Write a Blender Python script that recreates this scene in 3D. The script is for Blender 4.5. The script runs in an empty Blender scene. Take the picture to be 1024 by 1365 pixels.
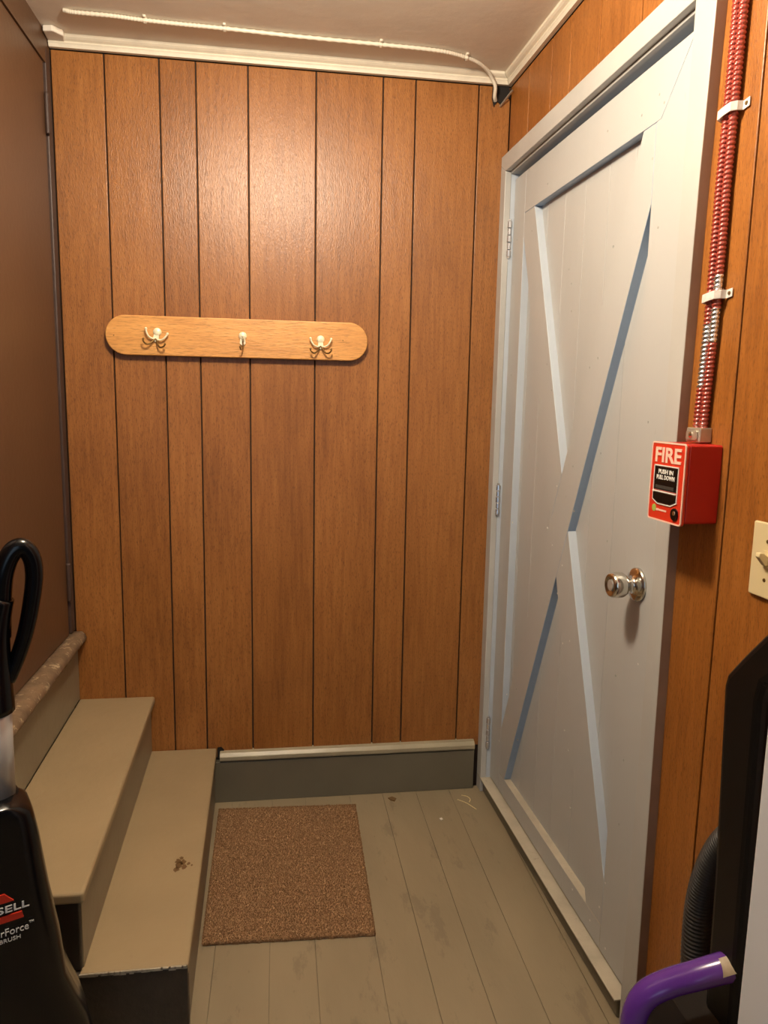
import bpy, bmesh, math, random
from mathutils import Vector, Matrix
random.seed(7)
S = bpy.context.scene
COL = S.collection

# ------------------------------------------------------------------ camera
cd = bpy.data.cameras.new('camera'); cam = bpy.data.objects.new('camera', cd); COL.objects.link(cam)
yaw, pit, rol, fpx = .1444, -.1489, .0195, 975.1184
fw = Vector((math.sin(yaw)*math.cos(pit), math.cos(yaw)*math.cos(pit), math.sin(pit)))
rt = Vector((math.cos(yaw), -math.sin(yaw), 0)); up = rt.cross(fw)
r2 = rt*math.cos(rol) + up*math.sin(rol); u2 = up*math.cos(rol) - rt*math.sin(rol)
M = Matrix((r2, u2, -fw)).transposed().to_4x4(); M.translation = (.6257, -2.3002, 1.3096)
cam.matrix_world = M
cd.sensor_fit = 'VERTICAL'; cd.sensor_height = 36; cd.lens = 36*fpx/1365; cd.clip_start = .02
S.camera = cam
# ------------------------------------------------------------------ world, lamps, exposure
w = bpy.data.worlds.new('world'); S.world = w; w.use_nodes = True
w.node_tree.nodes['Background'].inputs[0].default_value = (.72, .80, 1, 1)
w.node_tree.nodes['Background'].inputs[1].default_value = .025
def lamp(name, kind, loc, e, col, **k):
    d = bpy.data.lights.new(name, kind); d.energy = e; d.color = col
    for a, b in k.items(): setattr(d, a, b)
    o = bpy.data.objects.new(name, d); COL.objects.link(o); o.location = loc; return o
lamp('ceiling_bulb', 'POINT', (.61, -1.12, 2.195), 41, (1, .845, .655), shadow_soft_size=.075)
dl = lamp('doorway_daylight', 'AREA', (.45, -3.5, 1.35), 4, (.60, .80, 1), shape='RECTANGLE', size=.9, size_y=1.7)
dl.rotation_euler = (math.radians(90), 0, 0)
S.view_settings.view_transform = 'Standard'; S.view_settings.look = 'None'
S.view_settings.exposure = .55; S.view_settings.gamma = 1; S.view_settings.use_curve_mapping = False

# ------------------------------------------------------------------ frames: the right wall is turned about 2 degrees
K = .0347; L_ = math.hypot(1, K)
WO = Vector((1.3228, 0, 0)); WU = Vector((K/L_, -1/L_, 0)); WN = Vector((-1/L_, -K/L_, 0))
def RW(u, z, n): return WO + WU*u + WN*n + Vector((0, 0, z))
def BWALL(x, z, n): return Vector((x, -n, z))        # back wall: n into the room
def LWALL(y, z, n): return Vector((n, y, z))
def FLOOR(x, y, z): return Vector((x, y, z))

# ------------------------------------------------------------------ helpers
def link(o, parent=None):
    COL.objects.link(o)
    if parent: o.parent = parent
    return o
def tag(o, label=None, cat=None, group=None, kind=None):
    if label: o['label'] = label
    if cat: o['category'] = cat
    if group: o['group'] = group
    if kind: o['kind'] = kind
    return o
def empty(name, loc=(0, 0, 0), rz=0):
    o = bpy.data.objects.new(name, None); COL.objects.link(o); o.location = loc; o.rotation_euler = (0, 0, rz)
    o.empty_display_size = .05; return o
def finish(name, bm, mat, parent=None, world=True, bevel=0, smooth=False, seg=2):
    """bm is in world coordinates if world, else already in the parent's frame"""
    bmesh.ops.recalc_face_normals(bm, faces=bm.faces)
    off = Vector((0, 0, 0))
    if parent is not None:
        if world: off = world_loc(parent)
    elif world and len(bm.verts):
        xs = [v.co for v in bm.verts]
        off = Vector(((min(c.x for c in xs)+max(c.x for c in xs))/2, (min(c.y for c in xs)+max(c.y for c in xs))/2, min(c.z for c in xs)))
    if off.length: bmesh.ops.translate(bm, verts=bm.verts, vec=-off)
    if smooth:
        for f in bm.faces: f.smooth = True
    me = bpy.data.meshes.new(name); bm.to_mesh(me); bm.free()
    o = bpy.data.objects.new(name, me)
    for m in (mat if isinstance(mat, list) else [mat]): me.materials.append(m)
    link(o, parent)
    if parent is None: o.location = off
    if bevel:
        b = o.modifiers.new('bevel', 'BEVEL'); b.width = bevel; b.segments = seg; b.limit_method = 'ANGLE'; b.angle_limit = math.radians(35)
        b.harden_normals = False
    return o
def world_loc(o):
    v = Vector((0, 0, 0))
    while o is not None: v += Vector(o.location); o = o.parent
    return v
def prism(bm, poly, F, d0, d1):
    """poly: (a,b) outline, F(a,b,d) -> point"""
    a = [bm.verts.new(F(p[0], p[1], d0)) for p in poly]; b = [bm.verts.new(F(p[0], p[1], d1)) for p in poly]
    n = len(poly); bm.faces.new(a); bm.faces.new(b[::-1])
    for i in range(n): bm.faces.new((a[i], b[i], b[(i+1) % n], a[(i+1) % n]))
    return bm
def rect(a0, a1, b0, b1): return [(a0, b0), (a1, b0), (a1, b1), (a0, b1)]
def P(poly, F, d0, d1): return prism(bmesh.new(), poly, F, d0, d1)
def circ(ca, cb, r, n=24, a0=0, a1=2*math.pi, full=True):
    m = n if full else n+1
    return [(ca+r*math.cos(a0+(a1-a0)*i/n), cb+r*math.sin(a0+(a1-a0)*i/n)) for i in range(m)]
def rrect(a0, a1, b0, b1, r, n=5):
    out = []
    for (ca, cb, s) in ((a1-r, b0+r, -90), (a1-r, b1-r, 0), (a0+r, b1-r, 90), (a0+r, b0+r, 180)):
        for i in range(n+1):
            t = math.radians(s+90*i/n); out.append((ca+r*math.cos(t), cb+r*math.sin(t)))
    return out
def smooth_path(pts, n=8):
    pts = [Vector(p) for p in pts]; out = []
    q = [pts[0]*2-pts[1]] + pts + [pts[-1]*2-pts[-2]]
    for i in range(1, len(q)-2):
        for k in range(n):
            t = k/n; a, b, c, d = q[i-1], q[i], q[i+1], q[i+2]
            out.append(.5*((2*b)+(c-a)*t+(2*a-5*b+4*c-d)*t*t+(3*b-a-3*c+d)*t**3))
    out.append(pts[-1]); return out
def tube(bm, pts, rad, seg=12, flat=1.0, ref=None, cap=True):
    """rad: number or function of (index, fraction); flat squashes the section along ref"""
    pts = [Vector(p) for p in pts]; rings = []; prev = None
    for i, p in enumerate(pts):
        t = (pts[min(i+1, len(pts)-1)]-pts[max(i-1, 0)]).normalized()
        if prev is None:
            a = Vector(ref) if ref is not None else (Vector((0, 0, 1)) if abs(t.z) < .9 else Vector((1, 0, 0)))
        else: a = prev
        a = (a - t*a.dot(t)).normalized(); prev = a; b = t.cross(a)
        r = rad(i, i/(len(pts)-1)) if callable(rad) else rad
        rings.append([bm.verts.new(p + a*(r*flat*math.cos(2*math.pi*k/seg)) + b*(r*math.sin(2*math.pi*k/seg))) for k in range(seg)])
    for i in range(len(rings)-1):
        for k in range(seg):
            bm.faces.new((rings[i][k], rings[i][(k+1) % seg], rings[i+1][(k+1) % seg], rings[i+1][k]))
    if cap: bm.faces.new(rings[0][::-1]); bm.faces.new(rings[-1])
    return bm
def lathe(bm, org, axis, prof, seg=28, ref=None):
    """prof: (distance along axis, radius)"""
    org = Vector(org); ax = Vector(axis).normalized()
    a = Vector((0, 0, 1)) if abs(ax.z) < .9 else Vector((1, 0, 0)); a = (a-ax*a.dot(ax)).normalized(); b = ax.cross(a); rings = []
    for d, r in prof:
        if r < 1e-6: rings.append([bm.verts.new(org+ax*d)])
        else: rings.append([bm.verts.new(org+ax*d+a*(r*math.cos(2*math.pi*k/seg))+b*(r*math.sin(2*math.pi*k/seg))) for k in range(seg)])
    for p, q in zip(rings, rings[1:]):
        for k in range(seg):
            k2 = (k+1) % seg
            if len(p) == 1 and len(q) == 1: continue
            if len(p) == 1: bm.faces.new((p[0], q[k], q[k2]))
            elif len(q) == 1: bm.faces.new((p[k], q[0], p[k2]))
            else: bm.faces.new((p[k], q[k], q[k2], p[k2]))
    if len(rings[0]) > 1: bm.faces.new(rings[0][::-1])
    if len(rings[-1]) > 1: bm.faces.new(rings[-1])
    return bm
def text(name, body, size, F, ca, cb, d, mat, parent, world=True, squash=1.0, extr=.0004, bold=.0, shear=0, wide=None):
    """raised lettering centred on (ca,cb) of a frame F(a,b,d)"""
    cu = bpy.data.curves.new(name, 'FONT'); cu.body = body; cu.size = size; cu.align_x = 'CENTER'; cu.align_y = 'CENTER'
    cu.extrude = extr; cu.offset = bold; cu.shear = shear; cu.resolution_u = 3
    to = bpy.data.objects.new(name, cu); COL.objects.link(to)
    me = bpy.data.meshes.new_from_object(to.evaluated_get(bpy.context.evaluated_depsgraph_get()))
    bpy.data.objects.remove(to)
    bm = bmesh.new(); bm.from_mesh(me); bpy.data.meshes.remove(me)
    xs = [v.co.x for v in bm.verts]; k = squash
    if wide: k = wide/(max(xs)-min(xs))
    for v in bm.verts: v.co = F(ca+v.co.x*k, cb+v.co.y, d+v.co.z)
    return finish(name, bm, mat, parent, world)

# ------------------------------------------------------------------ materials
def mat(name, col, rough=.5, metal=0, spec=.5, var=0, vscale=6, bump=0, bscale=60, coat=0, stretch=(1, 1, 1), specks=None, patches=None):
    m = bpy.data.materials.new(name); m.use_nodes = True; nt = m.node_tree; N = nt.nodes; Lk = nt.links
    b = N['Principled BSDF']; b.inputs['Roughness'].default_value = rough; b.inputs['Metallic'].default_value = metal
    b.inputs['Specular IOR Level'].default_value = spec; b.inputs['Base Color'].default_value = (*col, 1)
    if coat: b.inputs['Coat Weight'].default_value = coat; b.inputs['Coat Roughness'].default_value = .15
    geo = N.new('ShaderNodeNewGeometry'); mp = N.new('ShaderNodeMapping'); mp.inputs['Scale'].default_value = stretch
    Lk.new(geo.outputs['Position'], mp.inputs['Vector'])
    def noise(sc, det=4, rgh=.55):
        n = N.new('ShaderNodeTexNoise'); n.inputs['Scale'].default_value = sc; n.inputs['Detail'].default_value = det
        n.inputs['Roughness'].default_value = rgh; Lk.new(mp.outputs[0], n.inputs['Vector']); return n.outputs['Fac']
    last = None
    def mix(fac, c2, c1=None):
        nonlocal last
        x = N.new('ShaderNodeMix'); x.data_type = 'RGBA'
        if last is None: x.inputs[6].default_value = (*col, 1)
        else: Lk.new(last, x.inputs[6])
        x.inputs[7].default_value = (*c2, 1); Lk.new(fac, x.inputs[0]); last = x.outputs[2]
    def ramp(src, lo, hi, mx=1):
        r = N.new('ShaderNodeMapRange'); r.inputs[1].default_value = lo; r.inputs[2].default_value = hi; r.inputs[4].default_value = mx
        Lk.new(src, r.inputs[0]); return r.outputs[0]
    if var: mix(ramp(noise(vscale), .35, .7), tuple(c*(1-var) for c in col))
    if patches: mix(ramp(noise(patches[1], 6, .7), patches[2], patches[2]+.06, patches[3]), patches[0])
    if specks: mix(ramp(noise(specks[1], 2, .6), specks[2], specks[2]+.05, specks[3]), specks[0])
    if last: Lk.new(last, b.inputs['Base Color'])
    if bump:
        bp = N.new('ShaderNodeBump'); bp.inputs['Strength'].default_value = bump; bp.inputs['Distance'].default_value = .002
        Lk.new(noise(bscale, 4), bp.inputs['Height']); Lk.new(bp.outputs[0], b.inputs['Normal'])
    return m
def wood_panel(name, c_dark, c_mid, c_light, rough=.33, vert=True, swirl=.35):
    m = bpy.data.materials.new(name); m.use_nodes = True; nt = m.node_tree; N = nt.nodes; Lk = nt.links; b = N['Principled BSDF']
    geo = N.new('ShaderNodeNewGeometry'); oi = N.new('ShaderNodeObjectInfo')
    off = N.new('ShaderNodeVectorMath'); off.operation = 'ADD'
    sc = N.new('ShaderNodeVectorMath'); sc.operation = 'SCALE'; sc.inputs[0].default_value = (3, 3, 7)
    Lk.new(oi.outputs['Random'], sc.inputs['Scale']); Lk.new(geo.outputs['Position'], off.inputs[0]); Lk.new(sc.outputs[0], off.inputs[1])
    def noise(scale, det, rgh, vec, dist=0):
        mp = N.new('ShaderNodeMapping'); mp.inputs['Scale'].default_value = vec; Lk.new(off.outputs[0], mp.inputs[0])
        n = N.new('ShaderNodeTexNoise'); n.inputs['Scale'].default_value = scale; n.inputs['Detail'].default_value = det
        n.inputs['Roughness'].default_value = rgh; n.inputs['Distortion'].default_value = dist; Lk.new(mp.outputs[0], n.inputs[0]); return n.outputs['Fac']
    g = (1, 1, .07) if vert else (.06, 1, 1)
    grain = noise(95, 5, .65, g); fine = noise(420, 2, .6, (1, 1, .22) if vert else (.09, 1, 1)); big = noise(4.5, 3, .5, (1, 1, .35) if vert else (.4, 1, 1), swirl)
    cr = N.new('ShaderNodeValToRGB'); cr.color_ramp.elements[0].color = (*c_dark, 1); cr.color_ramp.elements[0].position = .28
    cr.color_ramp.elements[1].color = (*c_light, 1); cr.color_ramp.elements[1].position = .74
    e = cr.color_ramp.elements.new(.5); e.color = (*c_mid, 1)
    ma = N.new('ShaderNodeMath'); ma.operation = 'MULTIPLY_ADD'; ma.inputs[1].default_value = .58; Lk.new(grain, ma.inputs[0])
    mb = N.new('ShaderNodeMath'); mb.operation = 'MULTIPLY'; mb.inputs[1].default_value = .42; Lk.new(big, mb.inputs[0]); Lk.new(mb.outputs[0], ma.inputs[2])
    Lk.new(ma.outputs[0], cr.inputs[0])
    pr = N.new('ShaderNodeMapRange'); pr.inputs[1].default_value = .53; pr.inputs[2].default_value = .70; pr.inputs[4].default_value = .55; Lk.new(fine, pr.inputs[0])
    mx = N.new('ShaderNodeMix'); mx.data_type = 'RGBA'; Lk.new(pr.outputs[0], mx.inputs[0]); Lk.new(cr.outputs[0], mx.inputs[6])
    mx.inputs[7].default_value = (*[c*.45 for c in c_dark], 1)
    Lk.new(mx.outputs[2], b.inputs['Base Color'])
    rr = N.new('ShaderNodeMapRange'); rr.inputs[3].default_value = rough-.06; rr.inputs[4].default_value = rough+.14; Lk.new(fine, rr.inputs[0]); Lk.new(rr.outputs[0], b.inputs['Roughness'])
    bp = N.new('ShaderNodeBump'); bp.inputs['Strength'].default_value = .55; bp.inputs['Distance'].default_value = .0013; Lk.new(fine, bp.inputs['Height']); Lk.new(bp.outputs[0], b.inputs['Normal'])
    return m
m_wood = wood_panel('lauan_panelling', (.185, .066, .014), (.300, .116, .027), (.405, .170, .045), rough=.31)
m_wood_r = wood_panel('lamplit_panelling', (.20, .064, .010), (.33, .117, .021), (.44, .172, .035), rough=.33)  # same panelling, stronger lamplight on this wall put into the colour
m_seam = mat('dirty_board_seam', (.12, .098, .065), .7)
m_gap = mat('groove_shadow_backing', (.03, .015, .008), .8)
m_rack = wood_panel('varnished_pale_wood', (.50, .22, .055), (.68, .335, .095), (.80, .43, .15), .35, vert=False, swirl=.8)
m_ceil = mat('ceiling_paint', (.80, .74, .64), .6, var=.12, vscale=3, bump=.4, bscale=30)
m_crown = mat('cream_gloss_trim', (.82, .76, .62), .35, var=.1, vscale=20, bump=.3, bscale=60)
m_doorp = mat('pale_blue_grey_paint', (.48, .49, .485), .42, var=.07, vscale=2.5, bump=.35, bscale=40, stretch=(1, 1, .25), specks=((.30, .31, .30), 45, .74, .6))
m_edge_shade = mat('edge_paint_shaded', (.35, .47, .64), .42, var=.08, vscale=6, bump=.3, bscale=50)  # door edges turned from the lamp: blue shade put into the colour
m_edge_lit = mat('edge_paint_lit', (.50, .56, .63), .42, var=.08, vscale=6, bump=.3, bscale=50)  # lit copy of the edge colour, cool daylight mixed in
m_casing = mat('casing_grey_paint', (.49, .49, .47), .4, var=.12, vscale=4, bump=.4, bscale=45, patches=((.62, .60, .52), 14, .66, .5))
m_shadedge = mat('shaded_casing_edge', (.34, .235, .17), .6, var=.2, vscale=9)  # grey casing paint with its shade put in as brown
m_sill = mat('worn_cream_sill', (.50, .45, .35), .5, var=.2, vscale=14, bump=.5, bscale=50, patches=((.25, .21, .16), 25, .62, .7))
m_floor = mat('worn_floor_paint', (.30, .242, .155), .45, var=.16, vscale=5, bump=.5, bscale=25, stretch=(1, .35, 1), patches=((.17, .14, .095), 11, .57, .5), specks=((.17, .13, .08), 40, .72, .7))
m_step = mat('tan_step_paint', (.34, .258, .148), .42, var=.10, vscale=5, bump=.55, bscale=40, specks=((.30, .22, .13), 30, .73, .5))
m_riser = mat('olive_riser_paint', (.235, .20, .135), .4, var=.12, vscale=7, bump=.4, bscale=40)
m_base = mat('grey_baseboard_paint', (.15, .135, .095), .38, var=.12, vscale=7, bump=.4, bscale=40)
m_basecap = mat('baseboard_cap_paint', (.36, .32, .22), .35, var=.15, vscale=12, bump=.4, bscale=40)
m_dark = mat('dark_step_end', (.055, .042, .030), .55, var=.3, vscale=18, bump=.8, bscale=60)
m_brown = mat('brown_door_paint', (.100, .050, .024), .42, var=.12, vscale=4, bump=.25, bscale=60)
m_jamb = mat('plum_brown_paint', (.060, .034, .026), .5, var=.25, vscale=20, bump=.5, bscale=60)
m_thresh = mat('scuffed_threshold', (.20, .13, .075), .6, var=.35, vscale=30, bump=1.0, bscale=45, patches=((.48, .38, .24), 38, .56, .8))
m_black = mat('glossy_black_plastic', (.0035, .0033, .004), .2, spec=.35)
m_blackm = mat('satin_black_plastic', (.0045, .004, .004), .4, spec=.3, var=.2, vscale=10)
m_rib = mat('grey_hose_plastic', (.045, .045, .043), .35)
m_alu = mat('brushed_aluminium', (.55, .54, .52), .38, metal=.6)
m_chrome = mat('worn_chrome', (.72, .70, .64), .16, metal=1)
m_brass = mat('brass', (.55, .42, .20), .25, metal=1)
m_hook = mat('pale_brassed_hook', (.95, .90, .66), .3, metal=.15)
m_hookd = mat('dark_brass_hook', (.22, .13, .04), .35, metal=.7)
m_hinge = mat('hinge_steel', (.72, .72, .74), .22, metal=.9)
m_zinc = mat('zinc_plate', (.62, .60, .52), .35, metal=.7, var=.2, vscale=60)
m_redcab = mat('red_painted_armour', (.34, .050, .034), .2, spec=1.0)
m_strap = mat('white_scuffed_strap', (.78, .77, .73), .35, var=.2, vscale=90)
m_red = mat('alarm_red', (.44, .014, .008), .32)
m_redf = mat('alarm_face_red', (.66, .035, .012), .38)
m_pink = mat('alarm_pale_outline', (.90, .62, .50), .4)
m_white = mat('white_print', (.88, .86, .80), .4)
m_cream = mat('ivory_plastic', (.74, .62, .36), .35)
m_green = mat('green_print', (.36, .50, .10), .5)
m_purple = mat('purple_plastic', (.105, .030, .27), .2, spec=.6, coat=.3)
m_sticker = mat('beige_sticker', (.42, .34, .24), .5, var=.2, vscale=90)
m_post = mat('white_post_paint', (.72, .73, .76), .5, var=.04, specks=((.35, .35, .36), 40, .76, .8))
m_carpet = mat('rust_beige_carpet', (.38, .225, .115), .95, var=.4, vscale=160, spec=.1, specks=((.60, .43, .25), 260, .60, .8))
m_cable = mat('painted_cable', (.72, .66, .54), .4)
m_straw = mat('straw', (.85, .72, .40), .6)
m_stain = mat('rust_stain', (.14, .075, .025), .6)
m_void = mat('dark_hole', (.012, .010, .008), .9)
m_nail = mat('filled_nail_heads', (.36, .37, .36), .4)
m_nailw = mat('chipped_nail_heads', (.75, .74, .70), .4)

# ------------------------------------------------------------------ shell: floor
YE = -3.55; ZC = 2.288
fl = tag(finish('floor', P(rect(-.3, 2.2, YE, .1), FLOOR, -.06, -.0045), m_seam), 'dark base under painted floorboards', kind='structure')
ex = [.22, .345, .472, .602, .711, .859, .970, 1.085, 1.20, 1.325, 1.45, 1.58, 1.70, 1.83, 1.96, 2.08]
for i in range(len(ex)-1):
    g = random.choice((.0003, .0005, .0008)); dz = random.uniform(-.0005, 0)
    finish('floorboard', P(rect(ex[i]+g, ex[i+1]-g, YE+.02, -.001), FLOOR, -.004, dz), m_floor, fl, bevel=.0007)
for i in range(4):
    finish('floorboard', P(rect(-.28+.125*i+g, -.155+.125*i-g, YE+.02, -.001), FLOOR, -.004, 0), m_floor, fl, bevel=.0007)

tag(finish('ceiling', P(rect(-.3, 2.2, YE, .1), FLOOR, ZC, ZC+.05), m_ceil), 'beige painted ceiling', kind='structure')

# ------------------------------------------------------------------ back wall
wb = tag(finish('wall_back', P(rect(-.1, 1.42, -.02, 2.35), BWALL, -.06, -.010), m_gap), 'back wall covered in grooved brown panelling', kind='structure')
gx = [0.001, .1434, .2925, .3935, .5402, .7362, .9337, 1.0318, 1.2243, 1.3235]
def vboard(a0, a1, b0, b1, F, parent, rel=0):
    g = .0021
    finish('panel_board', P(rect(a0+g, a1-g, b0, b1), F, -.009, rel), m_wood, parent, bevel=.0016)
for i in range(len(gx)-1):
    z0 = .36 if i == 0 else (.18 if i < 3 else .150)
    if i == 1: z0 = .18
    vboard(gx[i], gx[i+1], z0, 2.2562, BWALL, wb)
# ------------------------------------------------------------------ right wall (opening for the door)
def wall_poly(u0, u1, z0, z1, lo=.036, hi=1.014, top=2.01):
    """outline of a strip of wall with the door opening cut away"""
    if u1 <= lo or u0 >= hi: return rect(u0, u1, z0, z1)
    if u0 >= lo and u1 <= hi: return rect(u0, u1, top, z1)
    if u0 < lo: return [(u0, z0), (lo, z0), (lo, top), (u1, top), (u1, z1), (u0, z1)]
    return [(u0, top), (hi, top), (hi, z0), (u1, z0), (u1, z1), (u0, z1)]
wr = tag(finish('wall_right', P([(-.06, -.02), (.036, -.02), (.036, 2.01), (1.014, 2.01), (1.014, -.02), (1.72, -.02), (1.72, 2.35), (-.06, 2.35)], RW, -.09, -.010), m_gap),
         'right wall of grooved brown panelling around the door, lamplight put into its colour', kind='structure')
gu = [0.002, .157, .318, .437, .597, .786, .980, 1.183, 1.335, 1.50, 1.66]
for i in range(len(gu)-1):
    g = .0021
    finish('panel_board', P(wall_poly(gu[i]+g, gu[i+1]-g,   .002, 2.2555), RW, -.009, 0), m_wood_r, wr, bevel=.0016)
# white post closing the right edge of the view
tag(finish('trim_4', P(rect(1.635, 1.80, 0, ZC), RW, .0, .25), m_post, bevel=.003), 'white painted wall end at the near right', kind='structure')
# ------------------------------------------------------------------ left wall and brown door above the stair
wl = tag(finish('wall_left', P([(YE, -.02), (-1.02, -.02), (-1.02, 2.20), (-.90, 2.20), (-.90, 2.205), (-.0, 2.205), (0.0, 2.35), (YE, 2.35)], LWALL, -.09, 0), m_brown), 'brown painted left wall above and beside the door', kind='structure')
tag(finish('trim_5', P(rect(-1.02, .0, -.02, .56), LWALL, -.09, -.012), m_riser), 'painted wall below the stair landing', kind='structure')
d2 = tag(empty('door_2', (0, -.45, .592)), 'flat dark brown door at the top of the steps', kind='structure')
finish('door_leaf', P(rect(-.895, -.052, .594, 2.2035), LWALL, -.045, -.004), m_brown, d2, bevel=.002)
finish('jamb_strip', P([(-.040, .594), (-.003, .594), (-.003, 2.245), (-.040, 2.245)], LWALL, -.05, .001), m_jamb, d2, bevel=.003)
finish('door_stop', P(rect(-.051, -.041, .594, 2.245), LWALL, -.05, -.008), m_jamb, d2, bevel=.002)
for z0, z1 in ((2.02, 2.125), (.70, .815)):
    bm = bmesh.new(); lathe(bm, (.002, -.052, z0), (0, 0, 1), [(0, 0), (0, .0058), (.003, .0066), (z1-z0-.003, .0066), (z1-z0, .005), (z1-z0+.003, 0)], 12)
    finish('hinge', bm, m_jamb, d2, smooth=False)
    h = d2.children[-1] if d2.children else None
# ------------------------------------------------------------------ crown moulding
def crown(F, a0, a1, m0=0, m1=0):
    prof = [(.000, 2.259), (.012, 2.259), (.015, 2.2665), (.0175, 2.270), (.0165, 2.2735), (.024, 2.277), (.029, 2.281), (.029, ZC), (.000, ZC)]
    bm = bmesh.new(); A = [bm.verts.new(F(a0+m0*p[0], p[1], p[0])) for p in prof]; B = [bm.verts.new(F(a1-m1*p[0], p[1], p[0])) for p in prof]
    n = len(prof); bm.faces.new(A); bm.faces.new(B[::-1])
    for i in range(n): bm.faces.new((A[i], B[i], B[(i+1) % n], A[(i+1) % n]))
    return bm
tag(finish('trim_1', crown(BWALL, .002, 1.322, 0, 1), m_crown), 'cream crown moulding along the back wall', kind='structure')
tag(finish('trim_2', crown(RW, 0, 1.62, 1, 0), m_crown), 'cream crown moulding along the right wall', kind='structure')
# small chipped block in the ceiling corner
cb = tag(finish('ceiling_corner_block', P([(-.0, -.001), (.045, -.004), (.052, -.05), (.03, -.075), (.004, -.07)], FLOOR, 2.272, ZC-.0005), m_ceil, bevel=.003),
         'small beige block stuck in the left ceiling corner above the brown door', 'block')

# ------------------------------------------------------------------ baseboard
bb = tag(finish('baseboard_back', P(rect(.400, 1.286, .0, .140), BWALL, -.008, .018), m_base, bevel=.002), 'grey painted baseboard under the back wall panelling', kind='structure')
finish('cap_moulding', P([(-.008, .143), (.020, .143), (.024, .148), (.024, .160), (.014, .170), (-.008, .174)], lambda a, b, d: Vector((d, -a, b)), .434, 1.286), m_basecap, bb, bevel=.0015)
finish('dark_notch', P([(.425, .145), (.442, .145), (.447, .176), (.438, .186), (.425, .184)], BWALL, -.008, .0015), m_void, bb)

# ------------------------------------------------------------------ white door (right wall)
NF, NP = -.012, -.034                                            # raised face, recessed panel
d1 = tag(empty('door_1', tuple(RW(.52, .05, -.03))), 'pale blue-grey plank door with crossed braces', kind='structure')
def dboard(name, poly, edge=None, n0=NP-.004, n1=NF, m=None, bev=.0012):
    """boards carry the door paint on the face and painted-in daylight and shade on the edges"""
    bm = P(poly, RW, n0, n1); bm.normal_update(); bmesh.ops.recalc_face_normals(bm, faces=bm.faces)
    for f in bm.faces: f.material_index = 0 if abs(f.normal.dot(WN)) > .7 else 1
    o = finish(name, bm, [m_doorp, edge or m_edge_lit], d1, bevel=bev)
    return o
gp = [.055, .150, .258, .376, .497, .62, .74, .87, 1.0]
for i in range(len(gp)-1):
    finish('panel_plank', P(rect(gp[i]+.0006, gp[i+1]-.0006, .06, 1.96), RW, NP-.012, NP), m_doorp, d1, bevel=.0009)
finish('door_core', P(rect(.046, 1.008, .052, 1.982), RW, NP-.03, NP-.0125), m_doorp, d1)
U0, U1, ZT, ZB, SL, SR, RT, RB = .042, 1.010, 1.983, .056, .133, .852, 1.866, .116
dboard('stile', rect(U0, SL, ZB, ZT)); dboard('stile', [(SR, ZB), (U1, ZB), (U1, ZT-.001), (.972, ZT-.001), (.868, RT), (SR, RT)])
dboard('rail', [(SL+.0005, RT), (.8665, RT), (.970, ZT-.001), (SL+.0005, ZT)], m_edge_shade)
dboard('rail', rect(SL+.0005, SR-.0005, ZB, RB), m_sill)
# crossed braces; the rising one is whole, the falling one is cut in two
def lz(p, s): return lambda u: p[1]+s*(u-p[0])
def lu(p, s): return lambda z: p[0]+(z-p[1])/s
rUL = lu((.495, 1.134), 2.384); rLR = lu((.551, .996), 2.378)
fUR = lu((.495, 1.134), -2.58); fUR2 = lu((.551, .996), -2.54); fLLu = lz((.493, .863), -2.6)
zA = 1.134+2.384*(SL-.495)                                       # left end of the rising brace
dboard('brace', [(SL+.0007, zA), (SL+.0007, RB+.001), (rLR(RB), RB+.001), (.551, .996), (SR-.0007, .996+2.378*(SR-.551)), (SR-.0007, RT-.001), (rUL(RT), RT-.001), (.495, 1.134)], m_edge_shade)
zL = fLLu(SL)
kx = (.863+2.6*.493-1.134+2.384*.495)/(2.384+2.6); kz = 1.134+2.384*(kx-.495)
dboard('brace', [(SL+.0007, RT-.001), (SL+.0007, zL), (kx-.0005, kz+.0008), (.494, 1.1355), (fUR(RT), RT-.001)])
dboard('brace', [(.552, .9945), (.4945, .862), (.493+(RB+.001-.863)/-2.66, RB+.001), (SR-.0007, RB+.001), (SR-.0007, .996-2.54*(SR-.551))])
# nails
bm = bmesh.new(); bw = bmesh.new()
def nail(b, u, z, r=.0026, n=NF): lathe(b, RW(u, z, n-.001), WN, [(0, r), (.0015, r), (.0019, r*.5)], 8)
def pix(b, pts, n=NF, r=.0026):
    for u, z in pts: nail(b, u, z, r, n)
pix(bm, [(.855, 1.915), (.875, 1.893), (.79, 1.90), (.64, 1.92), (.30, 1.90), (.20, 1.80), (.845, 1.80), (.885, 1.66), (.70, 1.66), (.62, 1.40), (.66, 1.42), (.56, 1.16), (.40, 1.35), (.58, 1.05), (.53, 1.08), (.90, 1.28), (.84, .72), (.90, .55), (.90, .40), (.36, 1.42), (.25, .45), (.28, .30)])
pix(bw, [(.47, 1.10), (.42, .98), (.46, .94), (.53, .90), (.51, .82), (.56, .70), (.60, .72), (.60, .48), (.63, .44), (.66, .30), (.80, .09), (.88, .08), (.70, .10), (.93, .78), (.86, .23), (.84, .155), (.17, .40), (.12, .22), (.15, .95)])
pix(bm, [(.44, 1.62), (.45, 1.55), (.42, 1.66), (.66, 1.20), (.72, 1.0)], n=NP)
pix(bm, [(.08, z) for z in (.15, .5, .95, 1.4, 1.8)], r=.002)
o = finish('nail_heads', bm, m_nail, d1); o['kind'] = 'stuff'
o = finish('chipped_nail_heads', bw, m_nailw, d1); o['kind'] = 'stuff'
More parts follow.
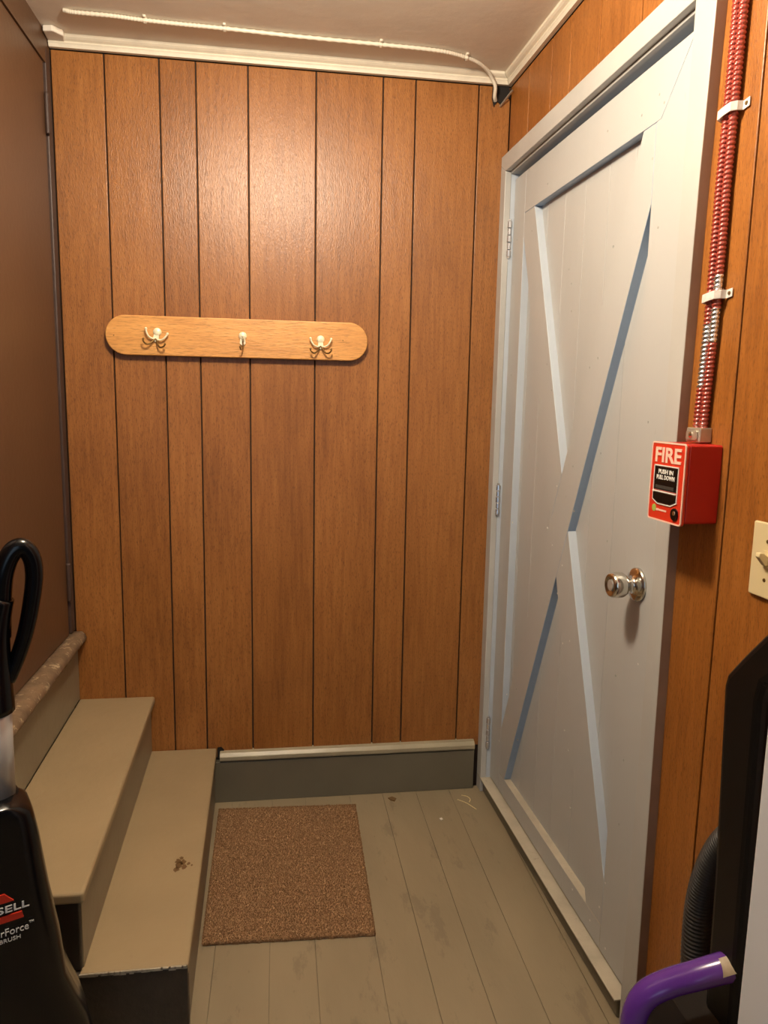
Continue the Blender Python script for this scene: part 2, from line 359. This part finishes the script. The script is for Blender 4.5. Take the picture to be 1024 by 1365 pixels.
# hinges (barrel with knuckles)
for z0, z1 in ((1.757, 1.863), (.958, 1.055), (.160, .266)):
    bm = bmesh.new(); n_ = 5; h = (z1-z0)/n_
    for i in range(n_):
        r = .0076 if i % 2 == 0 else .0064
        lathe(bm, RW(.0405, z0+h*i+.0008, .0005), (0, 0, 1), [(0, r*.9), (.001, r), (h-.0026, r), (h-.0016, r*.9)], 12)
    lathe(bm, RW(.0405, z0-.006, .0005), (0, 0, 1), [(0, .002), (.002, .0062), (.006, .0062)], 10)
    lathe(bm, RW(.0405, z1, .0005), (0, 0, 1), [(0, .005), (.004, .005), (.006, .002)], 10)
    hg = finish('hinge', bm, m_hinge, d1, smooth=False)
    finish('hinge_leaf', P(rect(.0365, .0375, z0, z1), RW, -.012, .004), m_hinge, hg)
    hg.children
# knob
kb = finish('door_knob', lathe(bmesh.new(), RW(.905, .944, NF), WN, [(0, .0), (0, .036), (.004, .036), (.007, .033), (.009, .024), (.012, .015), (.024, .0125), (.026, .015), (.030, .0225), (.036, .0262), (.047, .0272), (.056, .0262), (.062, .0235), (.063, .0195), (.060, .017), (.0595, 0)], 36), m_chrome, d1, smooth=True)
kb['label'] = 'round chrome door knob with keyhole'
finish('lock_cylinder', lathe(bmesh.new(), RW(.905, .944, NF+.0598), WN, [(0, .0115), (.002, .0115), (.0026, .0095), (.0026, 0)], 24), m_alu, kb, world=True)
# ------------------------------------------------------------------ casing and sill
t3 = tag(empty('trim_3', tuple(RW(.52, 0, .01))), 'pale grey painted door casing and worn sill', kind='structure')
def cas(name, poly, n0, n1, m=None, bev=.0015): return finish(name, P(poly, RW, n0, n1), m or m_casing, t3, bevel=bev)
cas('casing_board', [(-.0015, .0), (.040, .0), (.040, 2.0055), (-.0015, 2.030)], .0005, .020)
cas('casing_board', [(1.012, .0), (1.066, .0), (1.063, .4), (1.0575, 1.0), (1.0575, 1.3), (1.064, 1.7), (1.075, 2.0), (1.077, 2.056), (1.012, 2.0055)], .0005, .020)
cas('casing_board', [(-.0015, 2.0305), (.040, 2.006), (1.0115, 2.006), (1.0765, 2.0565), (-.0015, 2.056)], .0005, .020)
bm = P([(1.0665, .0), (1.0675, .0), (1.0645, .4), (1.059, 1.0), (1.059, 1.3), (1.0655, 1.7), (1.0765, 2.0), (1.0785, 2.056), (1.0775, 2.056), (1.0755, 2.0), (1.0645, 1.7), (1.058, 1.3), (1.058, 1.0), (1.0635, .4)], RW, .0005, .0195)
o = finish('casing_edge', bm, m_shadedge, t3); o['label'] = 'edge of the casing with its shade coloured brown'
jb = P(rect(.034, .0405, .05, 2.004), RW, -.085, .0004); o = finish('jamb', jb, m_edge_lit, t3); o['label'] = 'hinge jamb tinted with cool daylight'
cas('jamb', rect(1.0115, 1.016, .05, 2.004), -.085, .0004)
cas('head_jamb', rect(.0405, 1.0115, 2.0055, 2.012), -.085, .0004)
cas('door_stop', rect(.0405, 1.0115, 1.9985, 2.0055), -.085, .003)
cas('sill', [(.0, .0), (.985, .0), (.988, .046), (.0, .046)], -.06, .010, m_base, .004)
o = cas('sill_nosing', [(.004, .046), (.99, .046), (.99, .0505), (.004, .0505)], -.05, .021, m_sill, .0015)

# ------------------------------------------------------------------ steps
SK = -.0215
def SX(x, y): return x + SK*y
def stp(poly_xy, z0, z1, name, m, parent, bev=.004, skew=True):
    poly = [(SX(x, y) if skew else x, y) for x, y in poly_xy]
    return finish(name, P(poly, FLOOR, z0, z1), m, parent, bevel=bev, seg=3)
st = tag(empty('staircase', (.22, -.47, 0)), 'short painted wooden steps up to the brown door', kind='structure')
stp(rect(.214, .4235, -.943, -.003), .160, .1845, 'tread', m_step, st, .005)
stp(rect(.005, .2335, -.958, -.003), .346, .3695, 'tread', m_step, st, .006)
stp(rect(.395, .4170, -.930, -.020), .000, .160, 'riser', m_riser, st, .002)
stp(rect(.195, .2200, -.925, -.003), .1845, .346, 'riser', m_riser, st, .002)
stp(rect(-.012, .006, -.99, -.003), .3695, .552, 'riser', m_riser, st, .002)
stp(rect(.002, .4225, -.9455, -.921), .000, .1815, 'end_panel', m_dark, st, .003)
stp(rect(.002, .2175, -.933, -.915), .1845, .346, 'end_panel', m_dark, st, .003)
# ragged paint edge over the end of the lower tread
bm = bmesh.new(); x = .235
while x < .440:
    wv = random.uniform(.006, .02); h = random.uniform(.001, .006)
    prism(bm, rect(x, min(x+wv, .442), .1835-h, .1852), lambda a, b, d: Vector((a, d, b)), -.9468, -.943); x += wv*.8
o = finish('chipped_paint', bm, m_sill, st); o['kind'] = 'stuff'
bm = bmesh.new()
def blob(b, cx, cy, z, r, n=14, st_=.35):
    ps = [(cx+r*(1+random.uniform(-st_, st_))*math.cos(2*math.pi*i/n), cy+r*1.4*(1+random.uniform(-st_, st_))*math.sin(2*math.pi*i/n)) for i in range(n)]
    prism(b, ps, FLOOR, z-.001, z)
for dx, dy, r in ((0, 0, .005), (.006, .010, .004), (-.004, .014, .004), (.010, -.006, .0035), (.017, .004, .0022), (-.004, -.012, .004), (.024, -.002, .0014), (.001, .024, .0025)):
    blob(bm, .384+dx*1.25, -.615+dy*1.25, .1850, r*1.7)
o = finish('rust_stain', bm, m_stain, st); o['label'] = 'small rusty brown stain on the lower tread'
# threshold below the brown door
bm = bmesh.new(); n = 60; prof = [(-.03, .556), (.020, .556), (.031, .562), (.035, .572), (.030, .583), (.020, .590), (-.03, .592)]
rows = []
for i in range(n+1):
    y = -.006-.99*i/n; rows.append([bm.verts.new((SX(a, y)*1 + random.uniform(-.0012, .0012), y, b+random.uniform(-.0012, .0012))) for a, b in prof])
for p, q in zip(rows, rows[1:]):
    for k in range(len(prof)): bm.faces.new((p[k], p[(k+1) % len(prof)], q[(k+1) % len(prof)], q[k]))
bm.faces.new(rows[0]); bm.faces.new(rows[-1][::-1])
o = finish('door_threshold', bm, m_thresh, st, smooth=True); o['label'] = 'scuffed mottled brown threshold nosing'

# ------------------------------------------------------------------ carpet mat
mt = tag(empty('floor_mat', (.65, -.38, 0)), 'square rust-beige carpet remnant lying on the floor by the lowest step', 'mat')
C4 = [Vector((.434, -.070, 0)), Vector((.871, -.090, 0)), Vector((.860, -.680, 0)), Vector((.440, -.664, 0))]
def matp(s, t): return (C4[0]*(1-s)+C4[1]*s)*(1-t)+(C4[3]*(1-s)+C4[2]*s)*t
bm = bmesh.new(); nn = 40
edge = []
for i in range(nn): edge.append((i/nn, 0))
for i in range(nn): edge.append((1, i/nn))
for i in range(nn): edge.append((1-i/nn, 1))
for i in range(nn): edge.append((0, 1-i/nn))
pl = []
for s, t in edge:
    p = matp(s, t); pl.append((p.x+random.uniform(-.002, .002), p.y+random.uniform(-.002, .002)))
prism(bm, pl, FLOOR, .0005, .006)
finish('mat_backing', bm, m_carpet, mt)
vs = []; fs = []; off = Vector((.65, -.38, 0))
for i in range(42000):
    s, t = random.random(), random.random()
    if i % 12 == 0: s, t = random.choice([(random.random(), 0), (random.random(), 1), (0, random.random()), (1, random.random())])
    p = matp(s, t)-off; a = random.uniform(0, 6.28); r = random.uniform(.0010, .0019); h = random.uniform(.003, .0065)
    lean = Vector((random.uniform(-.003, .003), random.uniform(-.003, .003), .0055+h)); b0 = len(vs)
    for k in range(3): vs.append((p.x+r*math.cos(a+k*2.094), p.y+r*math.sin(a+k*2.094), .005))
    vs.append((p.x+lean.x, p.y+lean.y, lean.z)); fs += [(b0, b0+1, b0+3), (b0+1, b0+2, b0+3), (b0+2, b0, b0+3)]
me = bpy.data.meshes.new('carpet_pile'); me.from_pydata(vs, [], fs); me.materials.append(m_carpet)
o = bpy.data.objects.new('carpet_pile', me); link(o, mt); o['kind'] = 'stuff'
# ------------------------------------------------------------------ debris
def straw(pts, label, r=.0013, m=None):
    o = finish('straw_bit', tube(bmesh.new(), smooth_path(pts, 4), r, 6), m or m_straw); tag(o, label, 'debris'); return o
straw([(1.215, -.085, .0011), (1.240, -.110, .0012), (1.262, -.150, .0011)], 'short pale straw on the floor near the back right corner, the straight one')
straw([(1.235, -.060, .0011), (1.252, -.070, .0012), (1.258, -.088, .0011), (1.250, -.105, .0011)], 'short curled pale straw on the floor nearest the door hinge corner')
o = finish('leaf_scrap', P([(.985, -.052), (1.0, -.045), (1.012, -.058), (1.004, -.074), (.992, -.066)], FLOOR, .0005, .003), m_stain); tag(o, 'tiny brown scrap on the floor near the baseboard', 'debris')
o = finish('paint_chip', P([(1.13, -.19), (1.138, -.186), (1.141, -.196), (1.133, -.2)], FLOOR, .0005, .0025), m_nailw); tag(o, 'tiny white paint chip on the floor between mat and door', 'debris')

# ------------------------------------------------------------------ coat rack
cr = tag(empty('coat_rack', (.511, -.010, 1.433)), 'pale wooden board with three metal coat hooks on the back wall', 'coat rack')
R_ = .057; zc = 1.490
ol = circ(.896-R_, zc, R_, 20, -math.pi/2, math.pi/2, False) + circ(.126+R_, zc, R_, 20, math.pi/2, 1.5*math.pi, False)
finish('rack_board', P(ol, BWALL, .006, .024), m_rack, cr, bevel=.003, seg=3)
finish('wall_spacer', P(rect(.19, .83, zc-.02, zc+.02), BWALL, -.0002, .006), m_dark, cr)
def hook(cx, cz, rot, kind):
    """kind 2: two upper arms and two lower prongs, kind 1: the same hook turned on its single screw so that it shows edge-on"""
    def H(a, b, n):
        ca, sa = math.cos(rot), math.sin(rot); a *= 1.15; b *= 1.15; return Vector((cx+a*ca-b*sa, -(.024+n), cz+a*sa+b*ca))
    bm = lathe(bmesh.new(), H(0, .006, 0), (0, -1, 0), [(0, .012), (.003, .012), (.007, .0098), (.009, .0045), (.0095, 0)], 20)
    prism(bm, [(-.006, .004), (.006, .004), (.0075, -.014), (0, -.020), (-.0075, -.014)], H, 0, .006)
    o = finish('hook', bm, m_hook, cr, bevel=.001)
    sides = (-1, 1) if kind == 2 else (0,)
    for s in sides:
        if kind == 2:
            pa = [H(0, -.010, .004), H(s*.008, -.013, .008), H(s*.017, -.010, .012), H(s*.024, -.001, .014), H(s*.027, .007, .014)]
            pb = [H(0, -.010, .004), H(s*.006, -.020, .010), H(s*.013, -.029, .016), H(s*.020, -.030, .020), H(s*.026, -.025, .024), H(s*.027, -.020, .024)]
        else:
            pa = [H(0, 0, .004), H(.002, -.006, .010), H(.003, -.002, .018), H(.001, .004, .022)]
            pb = [H(0, -.008, .004), H(.001, -.018, .012), H(-.001, -.027, .022), H(-.004, -.030, .032), H(-.005, -.024, .038)]
        bm = tube(bmesh.new(), smooth_path(pa, 5), .0026, 8); e = pa[-1]
        bmesh.ops.create_uvsphere(bm, u_segments=10, v_segments=8, radius=.0040, matrix=Matrix.Translation(e))
        finish('upper_arm', bm, m_hook, o, smooth=True)
        bm = tube(bmesh.new(), smooth_path(pb, 5), .0024, 8); e = pb[-1]
        bmesh.ops.create_uvsphere(bm, u_segments=10, v_segments=8, radius=.0034, matrix=Matrix.Translation(e))
        finish('lower_prong', bm, m_hookd, o, smooth=True)
    return o
hook(.272, 1.494, -.22, 2); hook(.520, 1.490, 0, 1); hook(.752, 1.487, 0, 2)
for x, z in ((.150, 1.488), (.820, 1.493)):
    finish('screw_plug', lathe(bmesh.new(), (x, -.0238, z), (0, -1, 0), [(0, .0022), (.0008, .002), (.0008, 0)], 10), m_hookd, cr)

# ------------------------------------------------------------------ cable on the ceiling
ZK = ZC-.0065
pts = [(.083, -.160, ZK+.004), (.110, -.164, ZK), (.203, -.163, ZK), (.276, -.156, ZK), (.370, -.152, ZK), (.483, -.150, ZK), (.685, -.142, ZK), (.910, -.139, ZK), (1.060, -.134, ZK), (1.130, -.118, ZK), (1.190, -.090, ZK-.001), (1.232, -.058, ZK-.008), (1.252, -.040, ZK-.022), (1.264, -.034, 2.242), (1.268, -.018, 2.222), (1.274, -.006, 2.214)]
sp = smooth_path(pts, 26)
cc = tag(empty('ceiling_cable', (.083, -.16, ZK)), 'cream painted armoured cable stapled across the ceiling by the back wall', 'cable')
finish('cable', tube(bmesh.new(), sp, lambda i, f: .0052+.0009*math.cos(i*math.pi/1.5), 10), m_cable, cc, smooth=True)
for x, y in ((.283, -.155), (.486, -.150), (.905, -.139), (1.155, -.108)):
    bm = P([(x-.004, y-.018), (x+.004, y-.018), (x+.006, y+.018), (x-.002, y+.018)], FLOOR, ZC-.002, ZC-.0003)
    lathe(bm, (x, y-.014, ZC-.001), (0, 0, -1), [(0, .005), (.004, .004), (.005, 0)], 10)
    prism(bm, [(-.0085, 0), (-.0075, -.012), (0, -.0145), (.0075, -.012), (.0085, 0), (.0065, 0), (0, -.0135), (-.0065, 0)], lambda a, b, d: Vector((d, y+a, ZC+b)), x-.004, x+.004)
    finish('cable_staple', bm, m_cable, cc, bevel=.0008)
# torn hole with a metal clip in the corner below the crown
tag(finish('corner_hole', P([(1.266, 2.2555), (1.316, 2.2555), (1.321, 2.222), (1.306, 2.229), (1.292, 2.206), (1.280, 2.214), (1.271, 2.198), (1.264, 2.222)], BWALL, .0003, .005), m_void), 'ragged dark hole in the panelling below the crown corner', 'hole')
o = finish('metal_clip', tube(bmesh.new(), [RW(.035, 2.236, .006), RW(.012, 2.214, .022), RW(.004, 2.198, .034)], .0045, 6, flat=.35), m_zinc); tag(o, 'small zinc clip poking from the corner hole under the crown', 'clip')

# ------------------------------------------------------------------ armoured cables by the door
def armour(u_of_z, n, z0, z1, bare, label, grp):
    pitch = .0074; n_ = int((z1-z0)/pitch*6); pts = []; rad = []
    for i in range(n_+1):
        z = z0+(z1-z0)*i/n_; pts.append(RW(u_of_z(z), z, n))
    bm = bmesh.new(); seg = 14; rings = []
    for i, p in enumerate(pts):
        ring = []
        for k in range(seg):
            a = 2*math.pi*k/seg; ph = 2*math.pi*(i/6)+a
            r = .0055+.0026*abs(math.cos(ph/2))
            ring.append(bm.verts.new(p+WU*(r*math.cos(a))+WN*(r*math.sin(a))))
        rings.append(ring)
    for i in range(n_):
        z = z0+(z1-z0)*i/n_; mi = 1 if any(a <= z <= b for a, b in bare) else 0
        for k in range(seg):
            f = bm.faces.new((rings[i][k], rings[i][(k+1) % seg], rings[i+1][(k+1) % seg], rings[i+1][k])); f.material_index = mi
    bm.faces.new(rings[0][::-1]); bm.faces.new(rings[-1])
    o = finish('armoured_cable', bm, [m_redcab, m_hinge], None, smooth=True)
    tag(o, label, 'cable'); return o
def interp(tab):
    def f(z):
        for (z0, a), (z1, b) in zip(tab, tab[1:]):
            if z <= z1: return a+(b-a)*max(0, (z-z0))/(z1-z0)
        return tab[-1][1]
    return f
armour(interp([(1.29, 1.1195), (1.43, 1.1262), (1.49, 1.1285), (1.67, 1.128), (1.95, 1.134), (2.3, 1.135)]), .0095, 1.276, 2.248, ((1.42, 1.475), (1.505, 1.53)), 'red painted armoured cable above the fire alarm, the one farther from the door', 0)
armour(interp([(1.29, 1.1020), (1.43, 1.1080), (1.49, 1.1100), (1.67, 1.1098), (1.84, 1.1155), (1.95, 1.1160), (2.3, 1.117)]), .0095, 1.276, 2.248, ((1.345, 1.45),), 'red painted armoured cable above the fire alarm, the one next to the door casing', 0)
for z, lab in ((1.786, 'upper pale metal strap clamping the red cables to the wall'), (1.495, 'lower pale metal strap clamping the red cables above the fire alarm')):
    uc = 1.1195 if z < 1.6 else 1.1215
    prof = [(-.024, .0003), (-.0215, .0003), (-.020, .012), (-.015, .0195), (-.006, .0205), (.006, .0205), (.015, .0195), (.020, .012), (.022, .0015), (.038, .0015), (.038, .0033), (.0235, .0033), (.0225, .013), (.0165, .0215), (.006, .0226), (-.006, .0226), (-.0165, .0215), (-.0225, .013), (-.024, .003)]
    bm = P(prof, lambda a, b, d: RW(uc+a, d+a*.10, b), z-.007, z+.007)
    o = empty('cable_strap', tuple(RW(uc, z-.008, 0))); tag(o, lab, 'strap')
    finish('strap_band', bm, m_strap, o, bevel=.0006)
    finish('screw', lathe(bmesh.new(), RW(uc+.031, z+.003, .0033), WN, [(0, .0034), (.0014, .0028), (.0014, 0)], 12), m_hookd, o)

# ------------------------------------------------------------------ fire alarm
fa = tag(empty('fire_alarm', tuple(RW(1.113, 1.112, 0))), 'red fire alarm pull station on the panelling beside the door', 'fire alarm')
a0, a1, z0, z1 = 1.0795, 1.166, 1.113, 1.2505
FU = lambda u, z, n: RW(u, z, n)
finish('housing', P(rrect(1.0685, 1.166, z0+.002, z1-.001, .005), RW, .0004, .061), m_red, fa, bevel=.002)
finish('face_plate', P(rrect(1.0605, 1.166, z0-.002, z1, .006), RW, .0615, .0675), m_redf, fa, bevel=.0012)
def outline(u0, u1, b0, b1, r, wd, n0, n1, name='pale_border'):
    o_ = rrect(u0, u1, b0, b1, r); i_ = rrect(u0+wd, u1-wd, b0+wd, b1-wd, max(r-wd, .0005)); bm = bmesh.new(); k = len(o_)
    V = [[bm.verts.new(RW(a, b, n)) for a, b in q] for q, n in ((o_, n0), (o_, n1), (i_, n1), (i_, n0))]
    for q in range(4):
        A, B = V[q], V[(q+1) % 4]
        for i in range(k): bm.faces.new((A[i], A[(i+1) % k], B[(i+1) % k], B[i]))
    return bm
finish('pale_border', outline(1.0605, 1.166, z0-.002, z1, .006, .0028, .066, .0681), m_pink, fa)
text('lettering', 'FIRE', .036, RW, 1.1125, 1.2265, .0679, m_pink, fa, extr=.0004, bold=.0009, wide=.080)
fa.children
# recessed handle with white outline
hx0, hx1 = 1.0765, 1.1465
hd = finish('pull_handle', P([(hx0, 1.166), (hx1, 1.166), (hx1, 1.207), (hx0, 1.207)], RW, .0670, .0692), m_black, fa, bevel=.001)
finish('handle_bottom', P([(hx0-.001, 1.1615), (hx1+.001, 1.1615), (hx1+.0005, 1.149), (1.131, 1.1435), (1.092, 1.1435), (hx0-.0005, 1.149)], RW, .0670, .0700), m_black, fa, bevel=.0012)
bm = bmesh.new()
def bar(b, p, q, wd, n0, n1):
    p = Vector((p[0], p[1])); q = Vector((q[0], q[1])); t = (q-p).normalized(); s = Vector((-t.y, t.x))*wd/2; t = t*wd/2
    prism(b, [tuple(p-t+s), tuple(p-t-s), tuple(q+t-s), tuple(q+t+s)], RW, n0, n1)
loop = [(hx0-.002, 1.209), (hx1+.003, 1.209), (hx1+.003, 1.1485), (1.132, 1.1415), (1.091, 1.1415), (hx0-.002, 1.1485)]
for i in range(len(loop)): bar(bm, loop[i], loop[(i+1) % len(loop)], .0018, .0670, .0690)
bar(bm, (hx0, 1.1635), (hx1, 1.1635), .0016, .0670, .0712)
finish('handle_outline', bm, m_white, fa)
text('lettering', 'PUSH IN', .0105, RW, 1.1125, 1.1985, .0694, m_white, fa, extr=.0002, bold=.0003, wide=.046)
text('lettering', 'PULL DOWN', .0105, RW, 1.1125, 1.1885, .0694, m_white, fa, extr=.0002, bold=.0003, wide=.056)
finish('grey_bar', P(rect(1.083, 1.140, 1.1690, 1.1745), RW, .0690, .0698), m_rib, fa)
finish('lock', lathe(bmesh.new(), RW(1.1465, 1.1295, .067), WN, [(0, .0105), (.003, .0105), (.0035, .009), (.0035, 0)], 24), m_black, fa)
finish('lock_core', lathe(bmesh.new(), RW(1.1475, 1.1315, .0702), WN, [(0, .0042), (.001, .0038), (.001, 0)], 14), m_chrome, fa)
finish('green_emblem', lathe(bmesh.new(), RW(1.0800, 1.1325, .067), WN, [(0, .0065), (.0009, .0065), (.0009, 0)], 20), m_green, fa)
bm = bmesh.new()
for i in range(6): bar(bm, (1.0895+i*.0052, 1.1305), (1.0925+i*.0052, 1.1308), .0030 if i else .0042, .067, .0680)
finish('small_print', bm, m_pink, fa)
cn = empty('box_connector', tuple(RW(1.111, 1.2512, 0))); tag(cn, 'small zinc cable connector on top of the fire alarm', 'connector')
finish('connector_body', P(rect(1.0925, 1.1325, 1.2512, 1.2765), RW, .0004, .024), m_zinc, cn, bevel=.002)
finish('saddle', P(rrect(1.097, 1.128, 1.255, 1.272, .004), RW, .024, .0275), m_zinc, cn, bevel=.001)
finish('screw', lathe(bmesh.new(), RW(1.112, 1.264, .0275), WN, [(0, .0055), (.002, .005), (.003, .002), (.003, 0)], 14), m_chrome, cn)

# ------------------------------------------------------------------ light switch
sw = tag(empty('light_switch', tuple(RW(1.300, 1.023, 0))), 'ivory light switch plate at the right edge of the panelling', 'light switch')
finish('cover_plate', P(rrect(1.2665, 1.336, 1.023, 1.139, .003), RW, .0004, .0060), m_cream, sw, bevel=.002)
finish('toggle', P([(0, -.009), (.004, -.010), (.016, .004), (.015, .010), (.008, .010), (0, .004)], lambda a, b, d: RW(d, 1.084+b, .0062+a), 1.2965, 1.306), m_cream, sw, bevel=.001)
finish('toggle_slot', P(rect(1.294, 1.3085, 1.069, 1.097), RW, .0055, .0066), m_cream, sw, bevel=.0005)
for z in (1.051, 1.111): finish('screw', lathe(bmesh.new(), RW(1.3012, z, .0058), WN, [(0, .0032), (.001, .0028), (.001, 0)], 12), m_hookd, sw)

# ------------------------------------------------------------------ left vacuum cleaner
va = empty('upright_vacuum', (.2, -1.25, 0), math.radians(25)); tag(va, 'black upright vacuum cleaner with silver tube standing beside the steps', 'vacuum cleaner')
def V(a, b, d): return Vector((a, d, b))              # a sideways, b up, d depth (front is -)
cx = .012; tc = .024
def half(z):
    tab = [(0, .155), (.10, .150), (.22, .140), (.30, .126), (.39, .096), (.47, .089), (.55, .077), (.60, .071), (.66, .064), (.69, .056), (.705, .040)]
    return interp(tab)(z)
bm = bmesh.new(); rows = []; zs = [.06, .12, .22, .30, .39, .47, .55, .60, .64, .67, .69, .703, .708]
NB = 28
for z in zs:
    h = half(z) if z < .705 else .030; dp = .075 if z < .62 else .075-.035*(z-.62)/.09; ring = []
    for k in range(NB):
        a = 2*math.pi*k/NB; ca, sa = math.cos(a), math.sin(a); e = .42
        ring.append(bm.verts.new((cx+h*math.copysign(abs(ca)**e, ca), dp+ (dp+.002)*math.copysign(abs(sa)**.5, sa)-.0, z)))
    rows.append(ring)
for p, q in zip(rows, rows[1:]):
    for k in range(NB): bm.faces.new((p[k], p[(k+1) % NB], q[(k+1) % NB], q[k]))
bm.faces.new(rows[0][::-1]); bm.faces.new(rows[-1])
body = finish('body', bm, m_black, va, world=False, smooth=True)
finish('cleaner_head', P(rrect(-.14, .165, .0, .075, .02), V, -.13, .16), m_blackm, va, world=False, bevel=.015, seg=3)
finish('aluminium_tube', tube(bmesh.new(), [(tc, .06, .68), (tc, .045, .855)], .027, 20), m_alu, va, world=False, smooth=True)
finish('tube_collar', tube(bmesh.new(), [(tc, .061, .690), (tc, .060, .706)], .031, 20), m_blackm, va, world=False, smooth=True)
finish('handle_shaft', tube(bmesh.new(), smooth_path([(tc, .046, .845), (tc+.001, .042, .90), (tc+.004, .038, .95), (tc+.010, .032, .99), (tc+.018, .028, 1.02)], 6), lambda i, f: .032-.012*f, 20), m_black, va, world=False, smooth=True)
lp = [(tc+.016, .034, .96), (tc+.019, .030, 1.01), (tc+.024, .024, 1.055), (tc+.036, .020, 1.086), (tc+.050, .018, 1.093), (tc+.061, .018, 1.078), (tc+.064, .020, 1.050), (tc+.059, .024, 1.010), (tc+.050, .030, .965), (tc+.038, .036, .925), (tc+.024, .040, .89)]
finish('grip_loop', tube(bmesh.new(), smooth_path(lp, 7), lambda i, f: .0155-.005*f, 14, flat=1.0), m_black, va, world=False, smooth=True)
# logo on the flat front (front plane is about d = 0)
tx = cx-.002
finish('red_emblem', P([(tx-.020, .563), (tx+.024, .563), (tx+.012, .577), (tx-.004, .577)], V, -.0040, .004), m_redf, va, world=False)
finish('red_bar', P([(tx-.042, .531), (tx+.036, .531), (tx+.034, .541), (tx-.044, .541)], V, -.0040, .004), m_redf, va, world=False)
text('lettering', 'BISSELL', .0155, lambda a, b, d: V(a, b, -.0042-d), tx+.0075, .5515, 0, m_white, va, world=False, bold=.0002, wide=.072)
text('lettering', 'PowerForce', .0165, lambda a, b, d: V(a, b, -.0042-d), tx+.0065, .5145, 0, m_white, va, world=False, wide=.070)
text('lettering', 'TM', .005, lambda a, b, d: V(a, b, -.0042-d), tx+.046, .520, 0, m_white, va, world=False)
text('lettering', 'POWERBRUSH', .009, lambda a, b, d: V(a, b, -.0042-d), tx-.001, .5015, 0, m_white, va, world=False, wide=.062)

# ------------------------------------------------------------------ right carpet cleaner
vb = empty('carpet_cleaner', tuple(RW(1.40, 0, .12))); tag(vb, 'tall black carpet cleaner with purple carry handle leaning by the right wall', 'carpet cleaner')
frame = [(1.387, .06), (1.371, .62), (1.3535, .910), (1.358, .928), (1.391, .968), (1.446, 1.030), (1.520, 1.090), (1.560, 1.045), (1.490, .985), (1.439, .940), (1.434, .915), (1.440, .62), (1.456, .06)]
finish('handle_frame', P(frame, RW,   .055, .100), m_blackm, vb, bevel=.012, seg=3)
hp = [RW(1.40, .705, .045), RW(1.352, .668, .046), RW(1.318, .62, .048), RW(1.295, .56, .050), RW(1.284, .50, .052), RW(1.285, .43, .054), RW(1.295, .36, .056), RW(1.31, .28, .058)]
spz = smooth_path(hp, 40)
finish('ribbed_hose', tube(bmesh.new(), spz, lambda i, f: .0215+.0018*math.cos(i*math.pi/2), 18), m_rib, vb, smooth=True)
php = [(1.283, -1.420, .501), (1.262, -1.416, .493), (1.234, -1.408, .479), (1.203, -1.395, .459), (1.172, -1.388, .437), (1.157, -1.386, .405), (1.153, -1.388, .360), (1.156, -1.39, .31), (1.17, -1.39, .27)]
ph = finish('purple_handle', tube(bmesh.new(), smooth_path(php, 8), lambda i, f: .0225-.002*math.sin(f*3.14), 20, flat=.9), m_purple, vb, smooth=True)
ph['label'] = 'glossy purple carry handle'
bm = bmesh.new(); g = []
for i in range(5):
    c = Vector((1.275-.005*i, -1.4185+.0006*i, .4985-.0018*i)); row = []
    for k in range(7):
        a = math.radians(8+10*k); row.append(bm.verts.new(c+Vector((0, -math.sin(a), 0))*.0252+Vector((.25, 0, 1)).normalized()*(.0242*math.cos(a))))
    g.append(row)
for p, q in zip(g, g[1:]):
    for k in range(6): bm.faces.new((p[k], p[k+1], q[k+1], q[k]))
finish('sticker', bm, m_sticker, vb, smooth=True)
finish('tank', P([(1.17, .07), (1.345, .07), (1.345, .40), (1.31, .435), (1.24, .385), (1.185, .335)], lambda a, b, d: Vector((a, d, b)), -1.47, -1.33), m_blackm, vb, bevel=.012, seg=3)
finish('cleaner_base', P(rrect(1.10, 1.348, -1.52, -1.20, .03), FLOOR, 0, .075), m_blackm, vb, bevel=.01, seg=3)
finish('brass_fitting', lathe(bmesh.new(), (1.330, -1.318, .452), (-.3, -.8, .5), [(0, .008), (.006, .008), (.010, .005), (.012, 0)], 14), m_brass, vb, smooth=True)
